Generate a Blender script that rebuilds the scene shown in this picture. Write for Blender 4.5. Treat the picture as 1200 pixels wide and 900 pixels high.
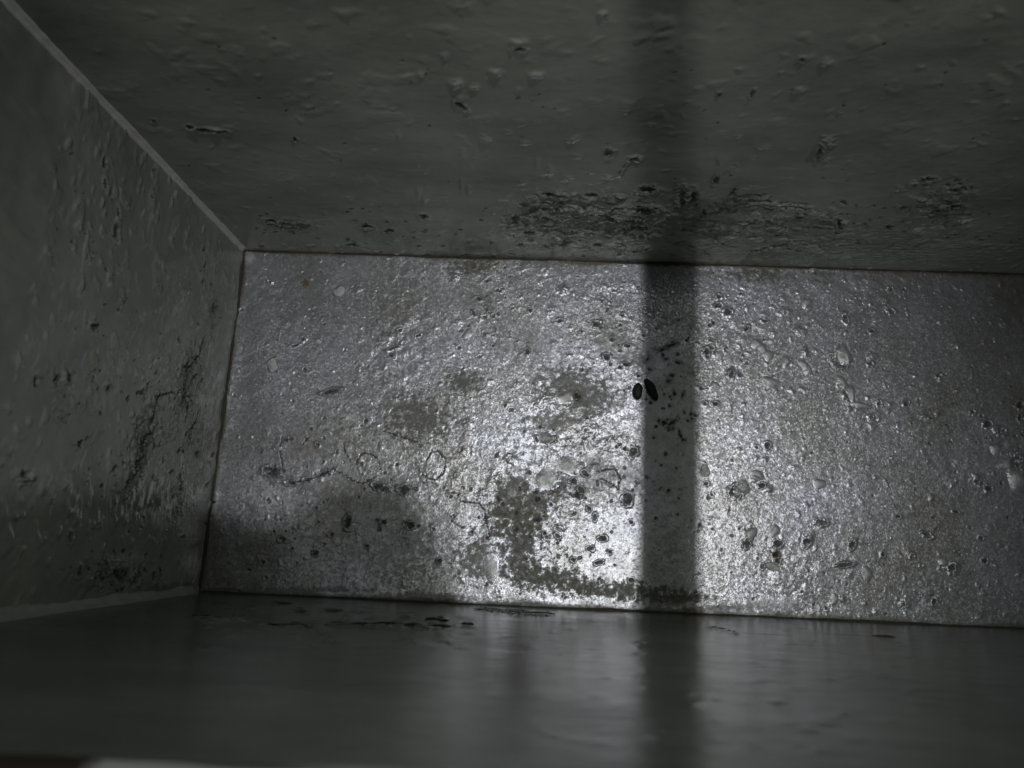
import bpy, math, random
import numpy as np
from mathutils import Vector, Matrix
for o in list(bpy.data.objects): bpy.data.objects.remove(o)
S = bpy.context.scene
C = S.collection
random.seed(4); RNG = np.random.default_rng(4)

# ------------------------------------------------------------------ camera, world, light, exposure
H, W, D = 0.24, 0.66, 0.3465            # inner height, width, depth of the box (m); back panel y=0, opening at y=-D
CAM = np.array((0.2134, -0.4793, 0.0380)); YAW, PITCH, ROLL, F = -0.0296, 0.2237, 0.0421, 832.6
cy, sy, cp, sp = math.cos(YAW), math.sin(YAW), math.cos(PITCH), math.sin(PITCH)
FW = np.array((sy*cp, cy*cp, sp)); r0 = np.array((cy, -sy, 0.0)); u0 = np.cross(r0, FW)
RT = math.cos(ROLL)*r0 + math.sin(ROLL)*u0; UP = -math.sin(ROLL)*r0 + math.cos(ROLL)*u0
cd = bpy.data.cameras.new('camera'); cam = bpy.data.objects.new('camera', cd); C.objects.link(cam)
M = Matrix(((RT[0], UP[0], -FW[0], CAM[0]), (RT[1], UP[1], -FW[1], CAM[1]), (RT[2], UP[2], -FW[2], CAM[2]), (0, 0, 0, 1)))
cam.matrix_world = M
cd.sensor_width = 36; cd.sensor_fit = 'HORIZONTAL'; cd.lens = F/1200*36; cd.clip_start = 0.01; cd.clip_end = 50
cd.dof.use_dof = True; cd.dof.focus_distance = 0.47; cd.dof.aperture_fstop = 11.0
S.camera = cam; S.cycles.use_denoising = True
w = bpy.data.worlds.new('World'); S.world = w; w.use_nodes = True
bg = w.node_tree.nodes['Background']; bg.inputs[0].default_value = (0.82, 0.87, 0.80, 1); bg.inputs[1].default_value = 0.23
S.view_settings.view_transform = 'Standard'; S.view_settings.look = 'None'
S.view_settings.exposure = 0; S.view_settings.gamma = 1; S.view_settings.use_curve_mapping = False

LP = Vector((0.462, -1.50, 0.112))
ld = bpy.data.lights.new('lamp', 'SPOT'); ld.shadow_soft_size = 0.008; ld.spot_size = math.radians(31); ld.spot_blend = 1.0; ld.energy = 20.0; ld.color = (0.96, 0.97, 1.0)
lamp = bpy.data.objects.new('lamp', ld); C.objects.link(lamp); lamp.location = LP
lamp.rotation_euler = (Vector((0.19, 0, 0.12)) - LP).to_track_quat('-Z', 'Y').to_euler()

LP2 = Vector((0.152, -0.80, 0.000))    # weaker lamp added low down, no known source: it rakes the top sheet
ld2 = bpy.data.lights.new('lamp', 'SPOT'); ld2.shadow_soft_size = 0.0015; ld2.spot_size = math.radians(54); ld2.spot_blend = 1.0; ld2.energy = 1.8; ld2.color = (0.97, 1.0, 0.96)
added_lamp = bpy.data.objects.new('lamp', ld2); C.objects.link(added_lamp); added_lamp.location = LP2
added_lamp.rotation_euler = (Vector((0.30, -0.07, 0.24)) - LP2).to_track_quat('-Z', 'Y').to_euler()

# ------------------------------------------------------------------ helpers
def project(P):                        # world points -> photo pixels (used to lay out the wear marks on the panels)
    d = P - CAM; z = np.maximum(d @ FW, 1e-3)
    return 600 + F*(d @ RT)/z, 450 - F*(d @ UP)/z
FRAMES = {                             # origin, U, V, inward normal of each panel
    'back':   ((0, 0, 0), (1, 0, 0), (0, 0, 1), (0, -1, 0)),
    'top':    ((0, 0, H), (1, 0, 0), (0, -1, 0), (0, 0, -1)),
    'bottom': ((0, 0, 0), (1, 0, 0), (0, -1, 0), (0, 0, 1)),
    'left':   ((0, 0, 0), (0, -1, 0), (0, 0, 1), (1, 0, 0)),
    'right':  ((W, 0, 0), (0, -1, 0), (0, 0, 1), (-1, 0, 0)),
}
FRAMES = {k: tuple(np.array(a, float) for a in v) for k, v in FRAMES.items()}
def on_panel(face, px, py):            # photo pixel -> point on that panel
    o, U, V, N = FRAMES[face]
    d = FW + RT*(px-600)/F - UP*(py-450)/F
    return CAM + d*(((o-CAM) @ N)/(d @ N))
def perlin(x, y, seed):
    r = np.random.default_rng(seed); p = r.permutation(1024); ang = r.random(1024)*2*np.pi
    gx, gy = np.cos(ang), np.sin(ang)
    xi = np.floor(x).astype(np.int64); yi = np.floor(y).astype(np.int64); fx = x-xi; fy = y-yi
    u = fx*fx*fx*(fx*(fx*6-15)+10); v = fy*fy*fy*(fy*(fy*6-15)+10)
    def g(ix, iy, dx, dy):
        h = p[(p[ix & 1023]+iy) & 1023]; return gx[h]*dx+gy[h]*dy
    a = g(xi, yi, fx, fy); b = g(xi+1, yi, fx-1, fy); c = g(xi, yi+1, fx, fy-1); d = g(xi+1, yi+1, fx-1, fy-1)
    return (a+(b-a)*u+((c+(d-c)*u)-(a+(b-a)*u))*v)*1.5
def fbm(x, y, seed, n=4):
    t = 0; a = 1
    for i in range(n): t = t+a*perlin(x*2**i, y*2**i, seed+i*7); a *= 0.5
    return t
def ss(a, b, x):
    t = np.clip((x-a)/(b-a), 0, 1); return t*t*(3-2*t)

class Field:
    """height and wear masks of one panel, sampled on its grid"""
    def __init__(s, face, us, vs):
        s.face = face; o, U, V, N = FRAMES[face]
        s.u, s.v = np.meshgrid(us, vs); s.shape = s.u.shape
        P = o + s.u[..., None]*U + s.v[..., None]*V
        s.x, s.y = project(P); s.P = P
        s.h = np.zeros(s.shape); s.grime = np.zeros(s.shape); s.dark = np.zeros(s.shape); s.rust = np.zeros(s.shape); s.pale = np.zeros(s.shape)
        s.nz = fbm(s.u*230, s.v*230, 95, 4)
        s.wx = 0.6*perlin(s.u*900, s.v*900, 91)+0.5*perlin(s.u*350, s.v*350, 92)
        s.wy = 0.6*perlin(s.u*900, s.v*900, 93)+0.5*perlin(s.u*350, s.v*350, 94)
    def near(s, x, y, r):
        return np.nonzero((np.abs(s.x-x) < r) & (np.abs(s.y-y) < r))
    def ell(s, x, y, rx, ry, ang, rough=0.6, wide=2.2):
        i = s.near(x, y, max(rx, ry)*wide+4)
        if not len(i[0]): return None, None
        a = math.radians(ang); ca, sa = math.cos(a), math.sin(a)
        k = rough*min(rx, ry)
        dx = s.x[i]-x+s.wx[i]*k*1.6; dy = s.y[i]-y+s.wy[i]*k*1.6
        return i, np.hypot((dx*ca+dy*sa)/rx, (-dx*sa+dy*ca)/ry)
    def bump(s, x, y, rx, ry=None, ang=0, h=1.0):       # blister (h mm)
        i, d = s.ell(x, y, rx, ry or rx, ang)
        if i is None: return
        s.h[i] += h*0.95e-3*(1-ss(-0.25, 1.45, d))/0.9
    def pit(s, x, y, rx, ry=None, ang=0, h=0.9, dark=1.0, rim=0.3):
        i, d = s.ell(x, y, rx, ry or rx, ang)
        if i is None: return
        s.h[i] += 1e-3*(-h*(1-ss(0.35, 1.05, d)) + rim*h*np.exp(-((d-1.25)/0.28)**2))
        s.dark[i] = np.maximum(s.dark[i], dark*(1-ss(0.45, 1.05, d+0.45*s.nz[i])))
    def stain(s, x, y, rx, ry, ang=0, k=1.0, h=0.12, rough=0.8, mask='grime', soft=0.35):
        i, d = s.ell(x, y, rx, ry, ang, rough)
        if i is None: return
        m = k*(1-ss(1-soft, 1+soft, d+(0.75 if rough > 0.7 else 0.3)*s.nz[i])); A = getattr(s, mask)
        A[i] = np.maximum(A[i], m); s.h[i] -= h*1e-3*m
    def crack(s, pts, wd=1.6, h=0.25, dark=0.9, lip=0.25):
        pts = np.array(pts, float); c = pts.mean(0); r = np.abs(pts-c).max()+14
        i = s.near(c[0], c[1], r)
        if not len(i[0]): return
        X = s.x[i]+s.wx[i]*2.2; Y = s.y[i]+s.wy[i]*2.2; best = np.full(X.shape, 1e9); side = np.zeros(X.shape)
        for (ax, ay), (bx, by) in zip(pts[:-1], pts[1:]):
            ex, ey = bx-ax, by-ay; L = ex*ex+ey*ey+1e-9
            t = np.clip(((X-ax)*ex+(Y-ay)*ey)/L, 0, 1); dx = X-ax-t*ex; dy = Y-ay-t*ey; d = np.hypot(dx, dy)
            k = d < best; best = np.where(k, d, best); side = np.where(k, np.sign(ex*dy-ey*dx), side)
        vary = 0.65+0.55*s.wx[i]
        m = (1-ss(0.4, 1.1, best/(wd*np.clip(vary, 0.3, 1.5))))
        s.dark[i] = np.maximum(s.dark[i], dark*m); s.h[i] -= h*1e-3*m
        s.h[i] += lip*1e-3*np.exp(-(best/(wd*2.6))**2)*(side > 0)

def ridged(f, x, y, rx, ry, ang, amp, fu, fv, seed):
    a = math.radians(ang); dx, dy = f.x-x, f.y-y
    d = np.hypot((dx*math.cos(a)+dy*math.sin(a))/rx, (-dx*math.sin(a)+dy*math.cos(a))/ry)
    i = np.nonzero(d < 1.5)
    if not len(i[0]): return
    n = 1-np.abs(perlin(f.u[i]*fu+0.6*f.wx[i], f.v[i]*fv+0.3*f.wy[i], seed))*2; n2 = perlin(f.u[i]*fu*2.3, f.v[i]*fv*2.1, seed+3)
    m = 1-ss(0.45, 1.3, d[i]+0.5*f.nz[i])
    f.h[i] += amp*1.1e-3*m*(n+0.5*n2); f.dark[i] = np.maximum(f.dark[i], 0.2*m*ss(0.65, 1.0, -n2-0.35*n+0.2))
def link(o, parent=None):
    C.objects.link(o)
    if parent is not None: o.parent = parent
    return o
def mesh_obj(name, V, Fc, mat, parent=None, smooth=True):
    me = bpy.data.meshes.new(name); me.from_pydata([tuple(v) for v in V], [], Fc); me.update()
    if smooth: me.polygons.foreach_set('use_smooth', [True]*len(me.polygons))
    me.materials.append(mat)
    return link(bpy.data.objects.new(name, me), parent)
def panel_obj(name, f, mat, parent, thick=0.004):
    """the sampled sheet, closed by its edges and a back face"""
    o, U, V, N = FRAMES[f.face]; nv, nu = f.shape
    P = (f.P + f.h[..., None]*N).reshape(-1, 3)
    idx = np.arange(nv*nu).reshape(nv, nu)
    q = np.stack((idx[:-1, :-1], idx[:-1, 1:], idx[1:, 1:], idx[1:, :-1]), -1).reshape(-1, 4)
    flip = np.cross(U, V) @ N < 0
    if flip: q = q[:, ::-1]
    ring = np.concatenate((idx[0, :-1], idx[:-1, -1], idx[-1, :0:-1], idx[:0:-1, 0]))
    B = (f.P.reshape(-1, 3)[ring] - N*thick); n0 = len(P); n = len(ring)
    j = np.arange(n); sk = np.stack((ring, n0+j, n0+(j+1) % n, np.roll(ring, -1)), -1)
    if flip: sk = sk[:, ::-1]
    allv = np.concatenate((P, B)); quads = np.concatenate((q, sk)).astype(np.int32)
    me = bpy.data.meshes.new(name)
    back = (n0+j)[::-1] if not flip else (n0+j)
    me.vertices.add(len(allv)); me.vertices.foreach_set('co', allv.astype(np.float32).ravel())
    loops = np.concatenate((quads.ravel(), back)).astype(np.int32)
    me.loops.add(len(loops)); me.loops.foreach_set('vertex_index', loops)
    st = np.concatenate((np.arange(len(quads))*4, [len(quads)*4])).astype(np.int32)
    me.polygons.add(len(st)); me.polygons.foreach_set('loop_start', st)
    sm = np.ones(len(st), bool); sm[len(q):] = False
    me.polygons.foreach_set('use_smooth', sm)
    me.update(calc_edges=True); me.validate()
    for k in ('grime', 'dark', 'rust', 'pale'):
        a = me.attributes.new(k, 'FLOAT', 'POINT')
        a.data.foreach_set('value', np.concatenate((getattr(f, k).ravel(), np.zeros(n))).astype(np.float32))
    me.materials.append(mat)
    return link(bpy.data.objects.new(name, me), parent)

# ------------------------------------------------------------------ materials
def nt(name):
    m = bpy.data.materials.new(name); m.use_nodes = True; t = m.node_tree
    return m, t, t.nodes['Principled BSDF']
def node(t, kind, **kw):
    n = t.nodes.new(kind)
    for k, v in kw.items():
        if k in n.inputs: n.inputs[k].default_value = v
        else: setattr(n, k, v)
    return n
def noise(t, co, scale, detail=4, rough=0.55, mapping=None):
    if mapping:
        mp = node(t, 'ShaderNodeMapping'); mp.inputs['Scale'].default_value = mapping; t.links.new(co, mp.inputs[0]); co = mp.outputs[0]
    n = node(t, 'ShaderNodeTexNoise', Scale=scale, Detail=detail, Roughness=rough); t.links.new(co, n.inputs['Vector']); return n.outputs['Fac']
def ramp(t, fac, a, b, ca=(0, 0, 0, 1), cb=(1, 1, 1, 1)):
    r = node(t, 'ShaderNodeValToRGB'); r.color_ramp.elements[0].position = a; r.color_ramp.elements[1].position = b
    r.color_ramp.elements[0].color = ca; r.color_ramp.elements[1].color = cb; t.links.new(fac, r.inputs[0]); return r.outputs[0]
def mixc(t, fac, a, b, blend='MIX'):
    n = t.nodes.new('ShaderNodeMix'); n.data_type = 'RGBA'; n.blend_type = blend
    for s_, v in ((n.inputs[0], fac), (n.inputs[6], a), (n.inputs[7], b)):
        if isinstance(v, (float, int, tuple)): s_.default_value = v
        else: t.links.new(v, s_)
    return n.outputs[2]
def mth(t, op, a, b=0.0, c=None):
    n = t.nodes.new('ShaderNodeMath'); n.operation = op
    for s_, v in zip(n.inputs, (a, b) if c is None else (a, b, c)):
        if isinstance(v, (float, int)): s_.default_value = v
        else: t.links.new(v, s_)
    return n.outputs[0]
def attr(t, k):
    n = t.nodes.new('ShaderNodeAttribute'); n.attribute_name = k; return n.outputs['Fac']

def silver_material():                 # speckled silver hammered paint of the back panel
    m, t, b = nt('speckled_silver'); co = node(t, 'ShaderNodeNewGeometry').outputs['Position']
    L = t.links.new
    blot = noise(t, co, 16, 5, 0.6); fine = noise(t, co, 420, 3, 0.7); mid = noise(t, co, 90, 4, 0.65)
    col = mixc(t, ramp(t, blot, 0.35, 0.68), (0.385, 0.383, 0.370, 1), (0.54, 0.55, 0.605, 1))
    col = mixc(t, ramp(t, mid, 0.42, 0.75), col, mixc(t, 1.0, col, (0.72, 0.72, 0.70, 1), 'MULTIPLY'))
    fleck = ramp(t, fine, 0.30, 0.44, (1, 1, 1, 1), (0, 0, 0, 1))
    col = mixc(t, mth(t, 'MULTIPLY', fleck, 0.55), col, (0.16, 0.16, 0.15, 1))
    g = attr(t, 'grime'); d = attr(t, 'dark'); r = attr(t, 'rust'); p = attr(t, 'pale')
    gn = noise(t, co, 300, 4, 0.75)
    gm = mth(t, 'MULTIPLY', g, ramp(t, gn, 0.30, 0.58, (0.45, 0.45, 0.45, 1), (1, 1, 1, 1)))
    col = mixc(t, gm, col, mixc(t, ramp(t, gn, 0.4, 0.65), (0.062, 0.057, 0.036, 1), (0.14, 0.13, 0.092, 1)))
    col = mixc(t, r, col, mixc(t, ramp(t, gn, 0.4, 0.6), (0.07, 0.035, 0.008, 1), (0.17, 0.095, 0.03, 1)))
    col = mixc(t, p, col, (0.66, 0.65, 0.61, 1)); col = mixc(t, d, col, (0.022, 0.022, 0.019, 1))
    L(col, b.inputs['Base Color'])
    cov = mth(t, 'MAXIMUM', mth(t, 'MAXIMUM', gm, r), mth(t, 'MAXIMUM', d, p))
    L(mth(t, 'MULTIPLY_ADD', cov, -0.55, 0.62), b.inputs['Metallic'])
    L(mth(t, 'MULTIPLY_ADD', cov, 0.32, mth(t, 'MULTIPLY_ADD', mid, 0.14, 0.28)), b.inputs['Roughness'])
    vo = node(t, 'ShaderNodeTexVoronoi', Scale=1000); vo.feature = 'SMOOTH_F1'; L(co, vo.inputs['Vector'])
    n2 = noise(t, co, 1500, 2, 0.7)
    hgt = mth(t, 'ADD', mth(t, 'MULTIPLY', vo.outputs['Distance'], 0.85), mth(t, 'MULTIPLY', n2, 0.45))
    bp = node(t, 'ShaderNodeBump', Strength=0.16, Distance=0.0006); L(hgt, bp.inputs['Height'])
    vf = node(t, 'ShaderNodeTexVoronoi', Scale=850); L(co, vf.inputs['Vector'])
    def vm(op, x, y):
        n = t.nodes.new('ShaderNodeVectorMath'); n.operation = op; L(x, n.inputs[0])
        if isinstance(y, tuple): n.inputs[1].default_value = y
        else: L(y, n.inputs[1])
        return n.outputs[0]
    tilt = vm('MULTIPLY', vm('SUBTRACT', vf.outputs['Color'], (0.5, 0.5, 0.5)), (0.145, 0.145, 0.145))   # each flake of the paint tilts its own way
    L(vm('NORMALIZE', vm('ADD', bp.outputs[0], tilt), (0, 0, 0)), b.inputs['Normal'])
    return m
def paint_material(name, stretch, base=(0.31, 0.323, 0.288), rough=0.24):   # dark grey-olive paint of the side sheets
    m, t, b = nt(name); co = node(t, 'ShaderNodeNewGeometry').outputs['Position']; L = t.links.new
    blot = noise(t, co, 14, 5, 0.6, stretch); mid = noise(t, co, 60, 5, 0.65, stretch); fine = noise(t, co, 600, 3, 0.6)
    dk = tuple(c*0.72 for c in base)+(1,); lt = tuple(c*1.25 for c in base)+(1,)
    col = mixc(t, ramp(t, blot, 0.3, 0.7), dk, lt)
    col = mixc(t, ramp(t, mid, 0.55, 0.8), col, mixc(t, 1.0, col, (0.78, 0.78, 0.75, 1), 'MULTIPLY'))
    g = attr(t, 'grime'); d = attr(t, 'dark'); r = attr(t, 'rust'); p = attr(t, 'pale')
    gm = mth(t, 'MULTIPLY', g, ramp(t, fine, 0.35, 0.55, (0.6, 0.6, 0.6, 1), (1, 1, 1, 1)))
    col = mixc(t, gm, col, (0.045, 0.043, 0.032, 1)); col = mixc(t, r, col, (0.12, 0.08, 0.04, 1))
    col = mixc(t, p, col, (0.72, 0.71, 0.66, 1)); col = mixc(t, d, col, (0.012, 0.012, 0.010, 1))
    L(col, b.inputs['Base Color'])
    cov = mth(t, 'MAXIMUM', gm, d)
    L(mth(t, 'MULTIPLY_ADD', cov, 0.3, mth(t, 'MULTIPLY_ADD', mid, 0.2, rough-0.1)), b.inputs['Roughness'])
    hgt = mth(t, 'ADD', mth(t, 'MULTIPLY', mid, 1.0), mth(t, 'MULTIPLY', fine, 0.22))
    bp = node(t, 'ShaderNodeBump', Strength=0.22, Distance=0.0007); L(hgt, bp.inputs['Height']); L(bp.outputs[0], b.inputs['Normal'])
    return m
def plain_material(name, c1, c2, scale, rough, bump=0.4, dist=0.0008):
    m, t, b = nt(name); co = node(t, 'ShaderNodeNewGeometry').outputs['Position']
    n = noise(t, co, scale, 5, 0.65)
    t.links.new(mixc(t, ramp(t, n, 0.32, 0.68), c1+(1,), c2+(1,)), b.inputs['Base Color']); b.inputs['Roughness'].default_value = rough
    bp = node(t, 'ShaderNodeBump', Strength=bump, Distance=dist); t.links.new(n, bp.inputs['Height']); t.links.new(bp.outputs[0], b.inputs['Normal'])
    return m
M_SILVER = silver_material()
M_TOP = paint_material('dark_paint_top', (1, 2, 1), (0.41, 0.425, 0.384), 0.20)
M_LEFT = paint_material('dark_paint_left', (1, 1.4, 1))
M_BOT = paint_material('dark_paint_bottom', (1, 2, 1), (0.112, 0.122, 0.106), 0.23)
M_BEAD = plain_material('weld_bead_paint', (0.66, 0.66, 0.62), (0.80, 0.80, 0.76), 130, 0.45)
M_BEAD2 = plain_material('weld_bead_dull', (0.30, 0.31, 0.28), (0.42, 0.43, 0.39), 130, 0.5)
M_SEAM = plain_material('joint_sealant', (0.035, 0.033, 0.024), (0.075, 0.07, 0.052), 260, 0.7)
M_FLAKE = plain_material('flaked_paint', (0.24, 0.243, 0.225), (0.36, 0.362, 0.335), 300, 0.40)
M_CRUMB = plain_material('white_crumb', (0.55, 0.54, 0.50), (0.74, 0.73, 0.70), 700, 0.6)
M_BLACK = plain_material('black_pellet', (0.010, 0.010, 0.009), (0.022, 0.022, 0.02), 500, 0.6)
M_PALE = plain_material('pale_flange_paint', (0.36, 0.35, 0.37), (0.44, 0.43, 0.45), 60, 0.6)
M_RUST = plain_material('brown_rust', (0.022, 0.014, 0.009), (0.05, 0.03, 0.018), 120, 0.85)
M_GROUND = plain_material('grey_ground', (0.12, 0.12, 0.115), (0.17, 0.165, 0.16), 20, 0.9)
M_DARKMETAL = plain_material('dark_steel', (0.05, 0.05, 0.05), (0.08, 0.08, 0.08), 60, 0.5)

# ------------------------------------------------------------------ the box
box = bpy.data.objects.new('metal_box', None); link(box); box.location = (0, 0, 0)
box['label'] = 'inside of an open corroded metal box, speckled silver back panel between dark grey painted sides'
box['category'] = 'metal box'

# ---- back panel
f = Field('back', np.linspace(0, W, 1150), np.linspace(0, H, 430))
f.h += 0.00014*fbm(f.u*45, f.v*45, 11, 3) + 0.00005*fbm(f.u*240, f.v*240, 15, 2)
lump = ss(0.60, 0.95, fbm(f.u*170, f.v*170, 31, 2)); f.h += 0.00025*lump
# fine scatter of pinholes, thicker in some areas
for _ in range(330):
    x = RNG.uniform(240, 1200); y = RNG.uniform(305, 725); r = RNG.uniform(0.9, 2.2)
    f.pit(x, y, r, r*RNG.uniform(0.6, 1.2), RNG.uniform(0, 180), 0.35, RNG.uniform(0.3, 0.9))
for _ in range(220):
    x = RNG.uniform(250, 1200); y = RNG.uniform(305, 725); r = RNG.uniform(2, 4.5)
    f.bump(x, y, r, r*RNG.uniform(0.5, 1.0), RNG.uniform(0, 180), RNG.uniform(0.2, 0.5))
for cx_, cy_, sx, sy_, n in ((720, 400, 28, 40, 26), (570, 370, 22, 20, 14), (785, 480, 22, 50, 34), (690, 590, 45, 40, 40), (845, 390, 22, 45, 20),
                             (350, 520, 40, 40, 26), (480, 570, 60, 40, 30), (1160, 540, 30, 40, 20), (300, 650, 40, 30, 16), (900, 640, 35, 25, 12), (610, 600, 35, 40, 26)):
    for _ in range(n):
        x, y = RNG.normal(cx_, sx), RNG.normal(cy_, sy_); r = RNG.uniform(1.2, 3.0)
        f.pit(x, y, r, r*RNG.uniform(0.5, 1.1), RNG.uniform(0, 180), 0.5, RNG.uniform(0.5, 1.0))
PITS = [(350,397,0,0,0)] and [
 (355,397,4,3,20),(372,521,3,3,0),(283,363,3,2,0),(335,516,2.5,2,0),(468,387,2.5,3,50),(490,393,4,2,-20),(561,350,5,3,20),(555,367,2.5,5,-30),(570,362,2,4,-20),
 (578,370,2.5,3,0),(584,352,2,2,0),(586,341,2,2,0),(592,348,2,2,0),(578,405,3,2,0),(606,399,2,2,0),(618,412,3,5,0),(656,376,4,3.5,0),(621,364,2.5,2,0),(676,466,7,6,20),
 (711,418,6,4,25),(733,427,5,2.5,10),(717,398,3,3,0),(700,380,6,4,-30),(735,405,5,2.5,0),(748,440,3,2,0),(646,517,6,5,-20),(672,564,5,4,0),
 (681,574,5,4,20),(706,631,6,4,0),(692,643,5,3.5,0),(715,647,3,3,0),(672,656,4,3,30),(702,659,6,3,-20),(653,628,4,3,30),(638,625,2.5,2.5,0),(686,555,6,4,25),
 (677,580,4,4,0),(690,596,4,3,40),(697,606,3,5,0),(735,585,7,9,0),(632,609,5,3,-20),(651,571,6,5,0),(630,585,5,4,0),(742,530,5,7,20),(739,612,3,3,0),(740,680,5,3,0),
 (446,571,12,4.5,18),(473,574,8,6,0),(408,612,5,10,10),(450,612,5,3,0),(480,615,8,4,20),(515,657,4,3,0),(430,640,4,3,0),(480,618,4,3,0),(331,632,5,4,0),(370,648,4,4,0),
 (318,552,12,6,15),(340,566,8,3,5),(360,562,6,3,0),(380,555,7,3,-30),(388,459,14,3.2,-12),(316,330,3,2,0),(345,405,7,1.6,-8),(460,408,9,2.0,-20),(458,416,6,2,40),
 (787,440,4,2,0),(790,461,2.2,4,-15),(800,463,2,5,15),(785,476,3.5,2,10),(788,495,9,2.5,-35),(782,492,3,2,0),(806,493,3,2,20),(811,491,3,2,20),(815,487,3.5,2,0),(796,506,3,2.5,0),
 (801,515,3,2.5,-20),(780,421,4,2,0),(795,425,5,2.2,15),(783,447,4,2.5,0),(776,410,7,2,-15),(762,433,4,2,15),(786,405,9,2,-15),(775,545,2,2,0),(769,500,2.5,2,0),(775,572,3,2,0),(783,575,3,2,0),
 (842,347,3,3,0),(841,358,5,3,-20),(853,366,6,5,20),(868,344,3,2.5,0),(828,412,4,6,0),(834,407,3,3,0),(829,418,3,3,0),(875,385,5,2.5,-50),(896,376,5,2,5),(838,473,4,3,0),(826,473,3,2.5,0),
 (857,439,4,5,0),(991,374,3.5,7,-20),(1022,388,4,3,0),(984,422,10,10,0),(988,427,5,5,0),(1020,426,4,3,0),(1031,473,3.5,4,0),(1021,489,3.5,3,0),(1062,473,4,3,-20),(1091,490,3,2,0),(985,452,4,3,0),
 (899,522,4,5,0),(887,524,2.5,2,0),(898,538,2,2,0),(862,576,9,8,0),(893,569,5,3.5,0),(828,567,3,2.5,0),(1140,483,4,3,0),(1158,497,6,5,0),(1172,505,8,5,30),(1196,475,5,6,0),(1196,490,4,5,0),(1158,573,5,5,0),(1190,545,9,14,0),
 (875,637,5,7,20),(911,637,6,5,0),(945,635,5,6,20),(909,651,5,5,0),(912,657,4,4,0),(999,638,4,7,20),(990,662,11,3,-5),(1069,652,4,3,-30),(1104,665,4,3,0),(1115,666,4,7,10),(1086,627,9,3,25),(1154,657,4,3,0),
 (1035,650,3,4,0),(1080,663,3,2,0),(963,612,8,4,10),(1052,605,5,2,10),(1095,705,3,5,20),(893,664,3,4,0),(1120,600,5,2,10),(1150,630,4,3,0),(1100,440,4,3,0),(1045,365,5,3,0),(1000,350,4,2,0),
]
for x, y, rx, ry, a in PITS: f.pit(x, y, rx*0.75, ry*0.75, a, 0.6+0.07*max(rx, ry), 0.85, 0.6)
BL = [(549,497,5,5,0,.9),(546,510,4,6,0,.8),(543,529,4,5,0,.7),(641,514,7,5,-20,1.3),(664,466,7,6,20,1.1),(690,514,9,3.5,-45,.9),(548,391,5,4,-40,1.0),(538,377,4,3,0,.7),(563,374,3,3,0,.6),
 (530,540,6,4,0,.5),(660,340,5,4,0,.6),(646,363,4,5,30,.7),(632,447,8,3,10,.5),(607,450,5,3,0,.4),(503,557,8,8,0,.5),(430,545,10,10,0,.4),(715,560,12,8,10,.7),(610,640,8,5,0,.7),
 (640,470,12,10,0,.8),(600,540,8,6,0,.7),(665,545,10,8,0,1.0),(640,562,10,10,0,1.2),(600,580,7,5,0,.8),(580,560,8,6,0,.8),(690,500,14,9,0,.6),(715,520,15,9,0,.6),(700,470,12,8,0,.5),
 (886,403,6,4,40,1.2),(893,408,5,4,40,1.2),(900,416,5,5,60,1.2),(903,448,8,4.5,25,1.4),(942,428,5,4,40,1.2),(947,434,4,4,40,1.0),(921,424,4,5,0,1.1),(945,355,4,6,10,1.3),(920,365,6,4,0,.5),
 (938,388,6,4,20,.6),(988,416,7,10,0,1.5),(987,449,7,4,40,1.1),(998,462,3,8,0,1.1),(1008,475,9,3.2,15,1.0),(1022,418,4,4,0,.8),(943,413,3,5,0,.9),(838,452,5,3,20,1.1),(857,436,5,4,0,.9),
 (888,556,5,4,30,1.3),(870,571,6,7,0,1.0),(960,567,5,5,0,1.2),(826,552,5,5,0,1.0),(900,573,5,3,0,.9),(880,626,5,6,0,1.3),(908,622,4,5,0,1.1),(950,631,4,6,0,.9),(1016,672,4,7,-20,1.1),
 (1105,659,4,4,0,1.2),(1121,664,4,7,10,.9),(978,702,3,5,20,1.0),(987,702,3,4,0,.9),(1062,707,5,5,0,.8),(1192,562,8,12,0,1.6),(1178,545,8,5,0,1.1),(1167,527,4,6,0,1.0),(1082,487,4,3,0,.7),(1177,379,5,4,0,.8),
 (990,660,6,3,0,.7),(575,665,7,11,0,1.1),(600,660,9,12,0,.5),(535,560,9,5,-40,.6),(566,578,6,4,-30,.8),(480,628,8,9,0,.7),(476,680,8,8,0,.6),(418,620,8,6,0,.7),(533,324,4,8,10,.9),(660,339,4,4,0,.7),
 (420,340,4,7,0,.7),(455,395,6,3,0,.5),(480,485,30,18,0,.5),(545,447,22,14,0,.5),(500,520,9,14,0,.4),(770,455,5,5,0,.4),(810,440,5,4,0,.5),(1143,560,5,4,0,.6),(1165,350,6,4,0,.5),(1122,405,6,3,0,.4)]
for x, y, rx, ry, a, h in [b for b in BL if b[5] < 0.95]: f.bump(x, y, rx*1.25, ry*1.25, a, h*0.9)
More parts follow.
